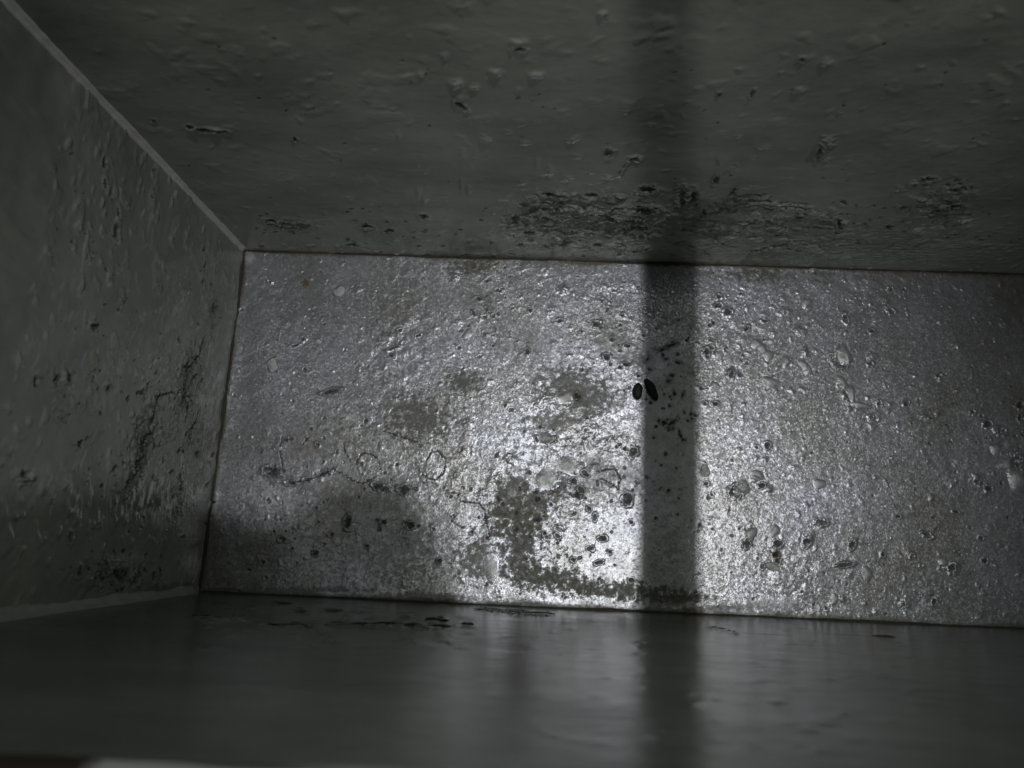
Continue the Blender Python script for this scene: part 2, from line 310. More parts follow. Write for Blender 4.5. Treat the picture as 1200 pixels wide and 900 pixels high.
ST = [ # grime where the silver has worn away
 (597,572,22,12,-35,.8),(618,592,26,18,10,.9),(608,618,30,26,0,1),(610,650,16,26,0,.95),(625,676,34,13,12,1),(558,655,22,22,0,.8),(655,678,30,11,10,1),(690,689,34,9,5,1),(730,693,34,9,2,1),
 (785,702,36,11,4,1),(640,575,18,14,0,.65),(652,572,13,12,0,.7),(590,600,16,20,20,.9),(850,712,26,4,4,.7),(890,710,20,3,4,.55),(672,450,38,16,10,.75),(690,470,30,16,0,.75),(650,495,24,9,0,.65),
 (490,490,36,24,0,.85),(420,600,60,40,0,.3),(465,640,50,40,0,.4),(620,400,40,30,0,.3),(486,474,24,6,5,.6),(545,448,20,12,10,.85),(553,350,26,18,10,.4),(586,408,10,12,0,.4),(320,556,16,9,10,.7),(370,570,30,10,0,.35),(460,600,60,36,10,.22),(470,575,30,20,0,.4),
 (430,640,50,30,0,.3),(745,420,16,8,10,.5),(715,395,22,18,0,.4),(735,560,14,22,0,.3),(700,560,30,24,0,.35),(553,311,24,9,2,1),(890,321,42,6.5,1,1),(964,323,11,7,0,.9),(1008,325,10,4,0,.7),(640,308,40,3,1,.5),
 (830,320,20,5,1,.7),(260,320,8,40,5,.25),(390,460,14,5,-10,.6),(985,430,16,14,0,.4),(1185,560,20,30,10,.4),(1150,610,40,20,0,.2),(1050,608,34,8,8,.3),(250,660,14,40,0,.5),(300,640,26,20,0,.3),
 (340,520,50,40,0,.3),(1190,450,16,60,0,.25),(420,320,70,8,1,.25),(1100,324,90,3,1,.5),(350,692,80,3,0,.5),(500,699,60,3,2,.5),(1020,727,140,4,3,.5),(860,717,50,5,3,.45)]
for x, y, rx, ry, a, k in ST: f.stain(x, y, rx, ry, a, k)
for x, y, rx, ry, k in ((909,650,5,5,1),(358,331,5,4,.9),(651,566,4,4,.6),(735,427,7,4,.5),(651,576,5,5,.5),(570,352,5,5,.3),(920,362,5,3,.25),(372,523,8,6,.25),(300,345,4,3,.4),(985,412,5,5,.2),(790,716,30,3,.4)):
    f.stain(x, y, rx, ry, 0, k, 0.05, 0.8, 'rust')
for x, y, rx, ry, k in ((290,302,8,5,.5),(575,668,5,10,.7),(906,664,6,3,.6),(640,560,9,6,.4),(1192,562,6,9,.5),(605,550,6,4,.4),(600,578,5,4,.5),(545,510,4,14,.4),(900,708,50,5,.3),(780,709,60,3,.3)):
    f.stain(x, y, rx, ry, 0, k, -0.1, 0.8, 'pale')
for c in ([(392,551),(405,557),(415,564),(425,566),(432,563),(438,560)],[(420,537),(424,532),(432,531),(440,535),(444,541),(446,550)],[(420,537),(418,545)],
          [(500,540),(505,530),(513,528),(522,537)],[(494,550),(495,556),(503,561),(511,562),(519,555),(522,546)],[(530,577),(537,578),(540,588),(550,588),(562,590),(568,598),(570,612),(574,630)],
          [(528,605),(531,613),(543,618)],[(700,553),(712,549),(722,550),(727,560),(725,572)],[(700,560),(710,563),(718,568),(725,573)],[(330,512),(328,530),(333,555)],
          [(410,540),(405,530),(403,520)],[(450,505),(470,512),(490,518)],[(990,460),(996,470)],[(340,566),(360,563),(380,556),(392,548)]):
    f.crack(c)
# the edge against the joints is a little dirty and chipped
ed = np.minimum(np.minimum(f.u, f.v), H-f.v); eg = 1-ss(0.0008, 0.0040, ed+0.0016*f.wx-0.002*np.clip(fbm(f.u*30, f.v*30, 25, 2), -.5, 1)); f.grime = np.maximum(f.grime, 0.9*eg); f.rust = np.maximum(f.rust, 0.35*eg*(f.v > 0.1))
f.h = np.clip(f.h, -0.0025, 0.0035)
m = np.exp(-(((f.x-665)/75)**2+((f.y-560)/85)**2)); f.h += 0.0006*m*fbm(f.u*130, f.v*130, 19, 3)
m = ss(0.1, 0.6, fbm(f.u*14, f.v*14, 22, 3)); f.h += 0.00025*m*fbm(f.u*110, f.v*110, 20, 3)
FB = f
back = panel_obj('back_panel', f, M_SILVER, box)

# ---- top panel
vv = 0.26*(np.linspace(0, 1, 400)**1.25); vv = np.concatenate((vv, np.linspace(0.26, D, 30)[1:]))
f = Field('top', np.linspace(0, W, 860), vv)
f.h += 0.0004*fbm(f.u*14, f.v*18, 41, 2)+0.00005*fbm(f.u*120, f.v*160, 45, 3)
f.h += 0.0003*ss(0.45, 0.9, fbm(f.u*48, f.v*62, 52, 3))
near_back = np.exp(-f.v/0.05)
f.h += 0.0006*ss(0.45, 1.0, fbm(f.u*130, f.v*120, 51, 2))*(0.25+near_back)
def scatter(f, n, x0, x1, y0, y1, kind, r0, r1, asp, ang, h=0.5, dk=0.8):
    for _ in range(n):
        x, y = RNG.uniform(x0, x1), RNG.uniform(y0, y1); r = RNG.uniform(r0, r1)
        if kind == 'pit': f.pit(x, y, r, r*RNG.uniform(*asp), RNG.normal(*ang), h, RNG.uniform(dk*0.6, dk))
        else: f.bump(x, y, r, r*RNG.uniform(*asp), RNG.normal(*ang), RNG.uniform(0.5, 1)*h)
scatter(f, 120, 300, 1200, 255, 310, 'bump', 3, 9, (0.25, 0.5), (0, 10), 0.7)
scatter(f, 140, 300, 1200, 240, 305, 'pit', 1.5, 4, (0.3, 0.7), (0, 15), 0.4)
scatter(f, 70, 200, 1200, 60, 260, 'bump', 3, 8, (0.25, 0.5), (0, 20), 0.55)
scatter(f, 70, 200, 1200, 20, 260, 'pit', 1.2, 2.6, (0.5, 1.0), (0, 30), 0.4)
scatter(f, 22, 100, 1200, 5, 140, 'bump', 6, 16, (0.25, 0.5), (0, 20), 0.45)
scatter(f, 40, 590, 765, 225, 298, 'bump', 4, 14, (0.25, 0.5), (3, 12), 1.3)
scatter(f, 30, 590, 765, 228, 300, 'pit', 2, 6, (0.3, 0.6), (3, 15), 0.8, 0.55)
scatter(f, 35, 790, 990, 235, 300, 'bump', 4, 16, (0.2, 0.45), (12, 12), 1.2)
scatter(f, 25, 790, 990, 235, 300, 'pit', 2, 7, (0.25, 0.5), (8, 15), 0.7, 0.55)
scatter(f, 30, 1050, 1140, 215, 285, 'bump', 3, 10, (0.3, 0.6), (0, 15), 1.2)
scatter(f, 22, 1050, 1140, 205, 285, 'pit', 2, 6, (0.3, 0.6), (0, 15), 0.7, 0.55)
for x, y, rx, ry, a, h in ((535,98,9,5,-10,1.4),(556,102,7,4,0,1.0),(581,85,10,4,0,1.2),(629,88,11,4,0,1.2),(540,115,6,4,30,.8),(608,50,12,5,0,1.0),(706,16,7,4,0,1.0),(521,66,4,5,0,.9),(493,87,4,4,0,.9),
    (568,162,8,4,5,1.3),(672,163,9,4,-20,1.2),(616,168,8,3,0,.8),(665,209,8,3,-15,1.0),(712,208,7,3,0,1.0),(645,200,4,8,0,1.0),(629,190,3,9,0,.7),(467,158,3,8,0,.7),(541,218,3,11,0,.9),(549,222,3,8,0,.9),
    (490,225,3,6,0,.8),(498,233,3,6,20,.8),(716,180,5,3,0,1.0),(970,168,8,9,-45,2.0),(968,72,7,5,0,1.2),(937,105,9,4,0,1.0),(988,260,6,5,0,1.8),(1143,226,5,5,0,1.2),(895,172,9,3,0,.8),(625,234,14,5,0,1.8),
    (690,232,16,4,0,1.4),(700,245,26,5,-6,1.5),(720,252,20,6,6,1.7),(660,243,28,4,-5,1.4),(920,250,36,8,0,1.3),(850,262,30,7,20,1.4),(1105,240,10,5,0,1.5),(1120,230,8,5,0,1.3),(860,200,14,8,0,.8),(880,215,16,6,0,.7)):
    f.bump(x, y, rx, ry*0.9, a, h*0.9)
for x, y, rx, ry, a in ((540,124,9,3,35),(608,58,8,3,0),(714,180,6,5,20),(743,187,7,3,0),(839,211,3,8,15),(858,226,9,2.5,-50),(813,231,5,10,10),(825,246,3,7,0),(843,110,2,3,0),(603,257,6,5,0),(496,253,6,3,10),
    (430,266,9,3,10),(455,270,6,3,-10),(317,259,7,3,5),(335,263,8,4,8),(355,262,8,3.5,5),(413,287,9,2,0),(882,109,2,6,25),(650,228,16,2.5,5),(693,229,9,3,0),(712,252,12,4,20),(735,260,16,4,-5),(742,268,18,5,0),
    (755,245,16,5,0),(962,178,3,10,20),(984,262,4,6,0),(1042,266,5,3,-20),(1108,237,10,4,5),(1098,247,8,4,0),(1120,240,8,3,0),(1118,222,8,2.5,0),(1060,244,5,3,0),(940,70,4,3,0),(760,222,12,4,0),(800,230,6,12,0),
    (1090,210,9,3,0),(745,186,5,2.5,0),(665,281,8,3,0),(700,285,6,2.5,0),(620,272,8,2.5,0),(240,153,14,2.5,2),(222,149,5,2,10),(258,154,10,2,2),(180,142,3,2,0),(345,163,3,2.5,0)):
    f.pit(x, y, rx*0.95, ry*0.9, a, 1.0, 0.8, 0.6)
for c in ([(812,258),(830,248),(850,244),(868,238),(880,236)],[(860,234),(900,236),(930,238),(950,240)],[(905,240),(930,241),(955,246),(975,254),(985,262)],[(930,268),(950,266),(965,264),(985,262)],[(800,256),(815,254),(840,256)],
          [(800,268),(825,272),(842,280)],[(635,227),(660,230),(690,232)],[(608,254),(625,246),(660,242),(690,240)],[(690,240),(705,243),(730,243)],[(690,262),(715,255),(735,262),(760,268)],[(880,295),(910,288),(930,284)],
          [(1085,250),(1110,247),(1125,247)],[(660,273),(690,268),(715,270)],[(740,296),(760,292)],[(830,240),(870,230),(900,229)],[(725,204),(735,190)]):
    f.crack(c, 1.3, 0.5, 0.5, 1.0)
for x, y, rx, ry, a, k in ((740,262,22,10,0,.5),(755,240,10,20,0,.3),(815,245,12,20,0,.3),(1110,240,20,8,0,.3),(340,262,28,6,2,.4),(550,303,300,3,1,.5)):
    f.stain(x, y, rx, ry, a, k, 0.1)
ridged(f, 685, 258, 88, 30, 2, 0.8, 26, 70, 111); ridged(f, 885, 262, 100, 26, 6, 0.7, 22, 70, 114); ridged(f, 1105, 240, 36, 24, 0, 0.6, 60, 110, 117)
ridged(f, 340, 262, 30, 9, 3, 0.6, 120, 200, 121); ridged(f, 1000, 285, 200, 22, 2, 0.45, 80, 240, 123)
f.pale = np.maximum(f.pale, 0.16*(1-ss(0.006, 0.018, f.v+0.003*f.wx)))
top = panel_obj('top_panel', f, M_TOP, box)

# ---- left panel
uu = 0.20*(np.linspace(0, 1, 420)**1.3); uu = np.concatenate((uu, np.linspace(0.20, D, 40)[1:]))
f = Field('left', uu, np.linspace(0, H, 520))
f.h += 0.0007*fbm(f.u*26, f.v*14, 61, 3)+0.00015*fbm(f.u*170, f.v*110, 65, 3)
f.h += 0.0008*ss(0.40, 0.9, fbm(f.u*150, f.v*80, 71, 2)) + 0.0006*ss(0.2, 0.8, fbm(f.u*70, f.v*45, 73, 3))
scatter(f, 110, 0, 260, 160, 640, 'bump', 4, 11, (0.3, 0.5), (100, 10), 1.0)
scatter(f, 60, 60, 260, 180, 640, 'pit', 1.3, 3, (0.4, 1.0), (100, 15), 0.5)
scatter(f, 45, 100, 250, 420, 590, 'pit', 2, 5, (0.3, 0.5), (112, 10), 0.7, 0.9)
scatter(f, 45, 100, 250, 400, 590, 'bump', 4, 13, (0.25, 0.45), (112, 10), 1.2)
scatter(f, 40, 100, 190, 645, 695, 'pit', 2, 5, (0.3, 0.5), (95, 10), 0.6, 0.9)
for x, y, rx, ry, a, h in ((108,379,6,5,0,1.8),(142,352,4,13,15,1.6),(128,325,4,8,10,1.2),(104,300,5,9,10,1.2),(85,290,4,9,10,1.2),(28,562,6,6,0,1.6),(190,505,10,30,15,1.3),(213,420,7,14,15,1.2),(205,470,7,16,10,1.4),(230,500,6,16,15,1.3),
    (215,600,10,20,15,.8),(138,668,14,13,0,1.5),(70,480,10,14,0,1.0),(215,340,6,14,8,.9),(125,450,4,9,10,1.2),(90,265,4,10,10,1.1),(62,195,4,6,0,1.0),(15,275,6,12,20,1.0),(230,440,5,18,10,1.0),(155,380,6,14,10,.9)):
    f.bump(x, y, rx, ry, a, h)
for x, y, rx, ry, a in ((110,383,6,5,0),(65,446,4.5,11,15),(78,442,6,7,0),(125,455,3,5,0),(41,447,3,9,10),(237,330,1.8,5,5),(240,312,1.8,9,5),(250,360,4,6,0),(228,420,4,4,0),(215,432,6,11,15),(213,465,9,8,30),(217,478,4,7,0),(180,467,4,7,10),
    (174,495,5,10,15),(166,520,7,14,15),(158,543,7,12,18),(148,568,3,12,20),(222,505,4,12,12),(230,533,4,5,0),(208,560,3,9,10),(210,570,4,7,0),(94,520,5,6,0),(28,556,7,6,0),(138,674,8,10,0),(148,707,6,4,0),(215,630,5,3,0),
    (118,672,3,14,5),(163,672,3,12,5),(158,680,4,8,0),(92,670,3,8,10),(180,676,3,8,0),(122,190,3,9,0),(136,270,4,12,5),(122,215,2,8,-10),(139,250,2,9,0),(240,292,3,5,0),(135,550,3,5,0),(82,630,3,8,0),(208,398,2,4,0),(165,460,3,6,0)):
    f.pit(x, y, rx*0.9, ry*0.9, a, 1.0, 0.6, 0.5)
for c in ([(238,405),(228,420),(218,432),(213,448),(212,462),(216,478)],[(184,460),(178,480),(172,505),(164,530),(156,552),(150,570)],[(232,480),(224,500),(220,515)],[(200,460),(188,462),(180,468)],[(238,395),(232,410)],[(210,555),(212,575)]):
    f.crack(c, 2.2, 0.8, 0.6, 0.9)
for x, y, rx, ry, a, k in ((165,520,10,46,15,.6),(214,450,8,34,12,.5),(138,672,12,14,0,.5),(110,672,24,16,0,.25),(205,690,40,6,-8,.5),(250,370,4,26,5,.4),(232,630,10,50,5,.3)):
    f.stain(x, y, rx, ry, a, k, 0.1)
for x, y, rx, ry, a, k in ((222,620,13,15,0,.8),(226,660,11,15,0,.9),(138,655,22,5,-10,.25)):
    f.stain(x, y, rx, ry, a, k, -0.15, 0.6, 'pale', 0.7)  # the two stronger patches are reflected glints put into the pale colour
ridged(f, 165, 515, 18, 70, 15, 0.9, 220, 70, 131); ridged(f, 215, 455, 16, 60, 12, 0.9, 220, 80, 134); ridged(f, 215, 540, 24, 60, 12, 0.4, 240, 90, 137); ridged(f, 130, 672, 50, 20, -5, 0.6, 200, 90, 139)
f.pale = np.maximum(f.pale, 0.22*(1-ss(0.006, 0.016, f.u+0.003*f.wx)))
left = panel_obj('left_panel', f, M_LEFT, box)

# ---- bottom panel
vv = D*(np.linspace(0, 1, 330)**0.95)
f = Field('bottom', np.linspace(0, W, 760), vv)
f.h += 0.0003*fbm(f.u*10, f.v*18, 81, 2)+0.00004*fbm(f.u*60, f.v*160, 85, 3)
scatter(f, 90, 560, 1150, 725, 880, 'bump', 6, 18, (0.12, 0.3), (2, 4), 0.28)
scatter(f, 12, 560, 1150, 725, 800, 'pit', 2, 6, (0.10, 0.18), (2, 5), 0.2, 0.15)
scatter(f, 50, 240, 560, 705, 760, 'bump', 6, 18, (0.12, 0.25), (2, 4), 0.7)
for x, y, rx, ry, a in ((425,733,10,1.6,0),(455,732,12,2.2,-3),(480,733,9,3,0),(505,734,12,3.2,5),(547,733,3,2,0),(512,726,8,2,-15),(610,717,30,2.4,5),(580,715,16,1.8,10),(330,733,20,1.4,0),(345,730,8,1.5,0),(280,723,4,1.6,-10),
    (240,723,20,1.5,0),(1035,746,9,2,3),(1000,745,30,1.3,2),(750,753,10,2,0),(748,766,9,2,-5),(710,796,14,2,4),(700,770,12,1.6,3),(640,706,20,1.5,3),(895,782,10,1.5,0),(840,821,11,2.5,3),(865,802,6,1.5,0),(890,743,40,1.2,3),(1060,758,14,2,3),
    (352,717,9,2,5),(330,707,14,1.6,2),(390,716,12,2,3),(335,760,10,2,3)):
    f.pit(x, y, rx, ry*(1 if y < 740 and x < 660 else 0.55), a, 1.0 if y < 740 and x < 660 else 0.15, 1.0 if y < 740 and x < 660 else 0.12)
for c in ([(565,712),(585,717),(605,719),(640,718)],[(390,732),(430,734),(470,733)],[(490,735),(520,737),(530,735)],[(230,724),(260,724),(283,722)],[(835,735),(850,738),(862,741)],[(305,730),(355,733)]):
    f.crack(c, 1.4, 0.8, 1.0 if c[0][1] < 800 else 0.3, 0.9)
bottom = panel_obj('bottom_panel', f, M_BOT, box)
# ---- right panel (outside the frame, closes the box)
f = Field('right', np.linspace(0, D, 60), np.linspace(0, H, 50)); f.h += 0.0006*fbm(f.u*20, f.v*14, 88, 3)
panel_obj('right_panel', f, M_LEFT, box)

# ---- fillet beads and sealant along the inner corners
def bead(name, A, B, n1, n2, r, mat, wob, seed, n=150, close=0.0):
    """a lumpy quarter-round fillet lying in the corner line A-B between two sheets with inward normals n1, n2"""
    A, B, n1, n2 = (np.array(a, float) for a in (A, B, n1, n2)); rg = np.random.default_rng(seed); V = []; k = 7
    t = np.linspace(0, 1, n); rr = r*(1+wob*perlin(t*16, t*0+.5, seed)+0.6*wob*perlin(t*70, t*0+.3, seed+1))
    for i, ti in enumerate(t):
        P = A+(B-A)*ti
        V.append(P-0.0012*(n1+n2))
        for j in range(k):
            a = math.pi/2*j/(k-1); q = rr[i]*(1-0.42*math.sin(2*a))
            V.append(P + q*(math.cos(a)*n1+math.sin(a)*n2) - 0.0006*(n1*(j == k-1)+n2*(j == 0)))
    m = k+1; Fc = []
    for i in range(n-1):
        for j in range(m):
            Fc.append((i*m+j, i*m+(j+1) % m, (i+1)*m+(j+1) % m, (i+1)*m+j))
    Fc.append(tuple(range(m))[::-1]); Fc.append(tuple((n-1)*m+j for j in range(m)))
    return mesh_obj(name, V, Fc, mat, box)
X, Y, Z = (1, 0, 0), (0, -1, 0), (0, 0, 1); ZN = (0, 0, -1)
bead('weld_bead', (0, -0.003, H), (0, -D, H), X, ZN, 0.0033, M_BEAD, 0.2, 201)
bead('weld_bead', (0, -0.010, 0), (0, -D, 0), X, Z, 0.0050, M_BEAD2, 0.25, 202)
bead('joint_seam', (0.003, 0, H), (W-0.003, 0, H), Y, ZN, 0.0014, M_SEAM, 0.45, 203, 400)
bead('joint_seam', (0, 0, 0.003), (0, 0, H-0.003), X, Y, 0.0018, M_SEAM, 0.35, 204, 200)
bead('joint_seam', (0.003, 0, 0), (W-0.003, 0, 0), Y, Z, 0.0012, M_SEAM, 0.5, 205, 400)
bead('joint_seam', (W, 0, 0.003), (W, 0, H-0.003), (-1, 0, 0), Y, 0.0018, M_SEAM, 0.35, 206, 60)
bead('weld_bead', (W, -0.003, H), (W, -D, H), (-1, 0, 0), ZN, 0.0040, M_BEAD, 0.14, 207)
bead('weld_bead', (W, -0.010, 0), (W, -D, 0), (-1, 0, 0), Z, 0.0050, M_BEAD, 0.14, 208)

# ---- front flange: the bottom sheet is turned outward and down at the opening
def flange_material():
    m, t, b = nt('pale_flange'); co = node(t, 'ShaderNodeNewGeometry').outputs['Position']
    sx = node(t, 'ShaderNodeSeparateXYZ'); t.links.new(co, sx.inputs[0]); n = noise(t, co, 220, 5, 0.7); n2 = noise(t, co, 60, 4, 0.6)
    e = mth(t, 'ADD', sx.outputs['X'], mth(t, 'MULTIPLY', mth(t, 'SUBTRACT', n, 0.5), 0.012))
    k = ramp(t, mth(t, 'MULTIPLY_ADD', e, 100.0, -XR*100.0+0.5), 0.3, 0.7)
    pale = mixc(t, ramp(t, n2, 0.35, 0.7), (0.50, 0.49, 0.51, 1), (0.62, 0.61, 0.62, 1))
    t.links.new(mixc(t, k, mixc(t, n, (0.016, 0.010, 0.007, 1), (0.05, 0.03, 0.018, 1)), pale), b.inputs['Base Color']); b.inputs['Roughness'].default_value = 0.6  # dark brown left end: rust, with the shade there put into the colour
    bp = node(t, 'ShaderNodeBump', Strength=0.4, Distance=0.0006); t.links.new(n, bp.inputs['Height']); t.links.new(bp.outputs[0], b.inputs['Normal'])
    return m
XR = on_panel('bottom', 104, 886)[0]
def flange():
    V = []; Fc = []; n = 160
    xs = np.linspace(-0.004, W+0.004, n)
    for i, x in enumerate(xs):
        e = 0.0005*perlin(np.array([x*60.]), np.array([.5]), 77)[0]
        for (yy, zz) in ((-D-0.0004, -0.0052), (-D-0.0004, -0.0010+e), (-D-0.002, -0.0016+e), (-D-0.030, -0.0216), (-D-0.030, -0.0256)): V.append((x, yy, zz))
    for i in range(n-1):
        for j in range(5): Fc.append((i*5+j, (i+1)*5+j, (i+1)*5+(j+1) % 5, i*5+(j+1) % 5))
    Fc.append((4, 3, 2, 1, 0)); Fc.append(tuple((n-1)*5+j for j in (0, 1, 2, 3, 4)))
    return mesh_obj('front_flange', V, Fc, flange_material(), box, False)
fl = flange()

# ---- loose scales, chips and flakes that stand off the sheets: parts of the sheet they belong to
def place(o, face, px, py, sx, sy_, sz, ang, lift=0.0):
    """lay a local x-y-z mesh on a panel: size in metres, ang = turn in the plane of the sheet"""
    U, V, N = FRAMES[face][1:]; P = on_panel(face, px, py) + N*lift
    a = math.radians(ang); A = math.cos(a)*U+math.sin(a)*V; B = np.cross(N, A)
    o.matrix_local = Matrix(((A[0]*sx, B[0]*sy_, N[0]*sz, P[0]), (A[1]*sx, B[1]*sy_, N[1]*sz, P[1]), (A[2]*sx, B[2]*sy_, N[2]*sz, P[2]), (0, 0, 0, 1)))
def lump_mesh(name, seed, mat, flat=0.6):
    rg = np.random.default_rng(seed); V = [(0, 0, 1.0)]; Fc = []; n = 14; rings = (0.28, 0.62, 1.0, 1.5)
    jit = 1+0.28*rg.standard_normal(n)*0.6
    jit = 0.5*jit+0.25*np.roll(jit, 1)+0.25*np.roll(jit, -1)
    for k, r in enumerate(rings):
        for j in range(n):
            a = 2*math.pi*j/n; q = r*jit[j]*(1+0.10*rg.standard_normal()*(k < 3))
            z = (math.exp(-r*r/(2*flat*flat))-0.02)*(1+0.22*rg.standard_normal()*(k < 2)) if k < 3 else -0.12
            V.append((q*math.cos(a), q*math.sin(a), z))
    for j in range(n): Fc.append((0, 1+j, 1+(j+1) % n))
    for k in range(3):
        for j in range(n): Fc.append((1+k*n+j, 1+(k+1)*n+j, 1+(k+1)*n+(j+1) % n, 1+k*n+(j+1) % n))
    Fc.append(tuple(1+3*n+j for j in range(n))[::-1])
    me = bpy.data.meshes.new(name); me.from_pydata(V, [], Fc); me.polygons.foreach_set('use_smooth', [True]*len(me.polygons)); me.materials.append(mat)
    a = me.attributes.new('pale', 'FLOAT', 'POINT'); a.data.foreach_set('value', [0.45 if math.hypot(v[0], v[1]) < 0.75 else 0.0 for v in V]); return me
def flake_mesh(name, seed, mat, curl=0.5):
    """thin torn scale of paint, fixed along one edge and lifting along the other"""
    rg = np.random.default_rng(seed); nx, ny = 8, 4; V = []; Fc = []
    e0 = 0.12*rg.standard_normal(nx+1); e1 = 0.22*rg.standard_normal(nx+1)
    for side in (0, 1):
        for i in range(nx+1):
            for j in range(ny+1):
                x = -1+2*i/nx; v = j/ny; taper = math.sqrt(max(0.05, 1-(abs(x))**2.2))
                y = (-0.5+e0[i]*0.5)*(1-v)*taper+(0.5+e1[i])*v*taper
                z = curl*v**1.6*(0.75+0.25*math.cos(3*x+seed))*taper - 0.04 - 0.05*side
                V.append((x, y, z))
    m = (nx+1)*(ny+1); I = lambda s, i, j: s*m+i*(ny+1)+j
    for i in range(nx):
        for j in range(ny):
            Fc.append((I(0, i, j), I(0, i+1, j), I(0, i+1, j+1), I(0, i, j+1))); Fc.append((I(1, i, j+1), I(1, i+1, j+1), I(1, i+1, j), I(1, i, j)))
    for i in range(nx):
        Fc.append((I(0, i, 0), I(1, i, 0), I(1, i+1, 0), I(0, i+1, 0))); Fc.append((I(0, i+1, ny), I(1, i+1, ny), I(1, i, ny), I(0, i, ny)))
    for j in range(ny):
        Fc.append((I(0, 0, j+1), I(1, 0, j+1), I(1, 0, j), I(0, 0, j))); Fc.append((I(0, nx, j), I(1, nx, j), I(1, nx, j+1), I(0, nx, j+1)))
    me = bpy.data.meshes.new(name); me.from_pydata(V, [], Fc); me.polygons.foreach_set('use_smooth', [True]*len(me.polygons)); me.materials.append(mat); return me
def blister(face, fld, px, py, rx, ry, ang, h, mat, parent, seed):
    """a raised blister: a patch of the sheet itself, swollen, its rim sinking just under the sheet"""
    U, V, N = FRAMES[face][1:]; o0 = FRAMES[face][0]; P0 = on_panel(face, px, py); rg = np.random.default_rng(seed); a0 = math.radians(ang)
    nr, na = 8, 18; k = 1+0.22*np.sin(np.arange(na)*2*np.pi/na*2+rg.uniform(0, 6))*rg.uniform(0.3, 1)+0.12*np.sin(np.arange(na)*2*np.pi/na*3+rg.uniform(0, 6))
    cu, cv = rg.uniform(-0.25, 0.25, 2); Vs = []; Fc = []; pale = []; us = fld.u[0]; vs = fld.v[:, 0]
    def hh(u, v):
        i = np.clip(np.interp(u, us, np.arange(len(us))), 0, len(us)-1.001); j = np.clip(np.interp(v, vs, np.arange(len(vs))), 0, len(vs)-1.001)
        i0, j0 = int(i), int(j); a, b = i-i0, j-j0; A = fld.h
        return (A[j0, i0]*(1-a)+A[j0, i0+1]*a)*(1-b)+(A[j0+1, i0]*(1-a)+A[j0+1, i0+1]*a)*b
    for i in range(nr+1):
        r = i/nr
        for j in range(na if i else 1):
            t = 2*math.pi*j/na; x = r*k[j]*math.cos(t)*rx; y = r*k[j]*math.sin(t)*ry
            q = P0+(x*math.cos(a0)-y*math.sin(a0))*U+(x*math.sin(a0)+y*math.cos(a0))*V
            u, v = (q-o0) @ U, (q-o0) @ V; rr = math.hypot(r*math.cos(t)-cu*(1-r), r*math.sin(t)-cv*(1-r))
            top = (1-min(1, rr)**2)**2*(1+0.12*math.sin(5*t+seed)*r)
            Vs.append(tuple(q-P0+N*(hh(u, v)+h*top+0.00012*(1-r)-0.00010*r**6))); pale.append(0.75*max(0, 1-1.2*r))
    I = lambda i, j: 0 if i == 0 else 1+(i-1)*na+j % na
    s_ = 1 if np.cross(U, V) @ N > 0 else -1
    for i in range(nr):
        for j in range(na):
            q = (I(i, j), I(i+1, j), I(i+1, j+1)) if i == 0 else (I(i, j), I(i+1, j), I(i+1, j+1), I(i, j+1))
            Fc.append(q[::s_])
    o = mesh_obj('blister', Vs, Fc, mat, parent); o.location = P0
    a = o.data.attributes.new('pale', 'FLOAT', 'POINT'); a.data.foreach_set('value', pale)
    return o
SCALE = 1/1667.0                        # metres per photo pixel on the back panel
for k, (x, y, rx, ry, a, h) in enumerate([b for b in BL if b[5] >= 0.95]):
    blister('back', FB, x, y, rx*SCALE*1.55, ry*SCALE*1.55, -a, h*0.00075*min(1, max(rx, ry)/6), M_SILVER, back, 500+k)
FLK = [flake_mesh('paint_flake', i, M_FLAKE, 0.5) for i in range(5)]
EXTRA = tuple((RNG.normal(cx_, sx), RNG.normal(cy_, sy_), RNG.uniform(.005, .013), RNG.uniform(.003, .006), RNG.uniform(.003, .005), RNG.normal(a_, 9))
              for cx_, cy_, sx, sy_, a_, n in ((685, 258, 40, 14, 2, 16), (875, 258, 45, 13, -6, 13), (1106, 240, 14, 10, 0, 5), (345, 262, 14, 3, 0, 3)) for _ in range(n))
for k, (x, y, L, wd, up, a) in enumerate(((625,236,.014,.006,.005,4),(655,231,.016,.005,.004,-6),(700,243,.020,.006,.005,6),(728,262,.016,.007,.005,-10),(745,270,.014,.006,.004,8),(690,272,.012,.005,.003,0),(715,233,.013,.005,.004,3),
      (820,262,.018,.007,.005,-20),(838,272,.018,.006,.004,-25),(870,241,.020,.006,.005,-5),(905,240,.016,.005,.004,5),(965,262,.018,.005,.004,6),(855,286,.012,.004,.003,-15),(1105,238,.012,.006,.005,0),(1120,246,.010,.005,.004,5),
      (1092,249,.010,.005,.004,0),(335,263,.009,.004,.003,0),(355,263,.008,.004,.003,0),(317,260,.007,.003,.003,0),(432,267,.008,.003,.003,0),(800,285,.014,.005,.003,-15),(640,260,.014,.005,.004,3))+EXTRA):
    o = link(bpy.data.objects.new('paint_flake', FLK[k % 5]), top); place(o, 'top', x, y, L*0.5, wd, up*0.9, 180-a, 0.0006)
for k, (x, y, L, wd, up, a) in enumerate(((213,462,.012,.006,.004,72),(218,436,.010,.005,.004,70),(172,500,.014,.006,.004,70),(160,535,.014,.006,.004,68),(224,505,.010,.004,.003,72),(150,565,.008,.004,.003,65),(66,446,.007,.004,.003,75),(182,468,.007,.004,.003,70))):
    o = link(bpy.data.objects.new('paint_flake', FLK[k % 5]), left); place(o, 'left', x, y, L*0.5, wd, up*0.8, a+40, 0.0003)
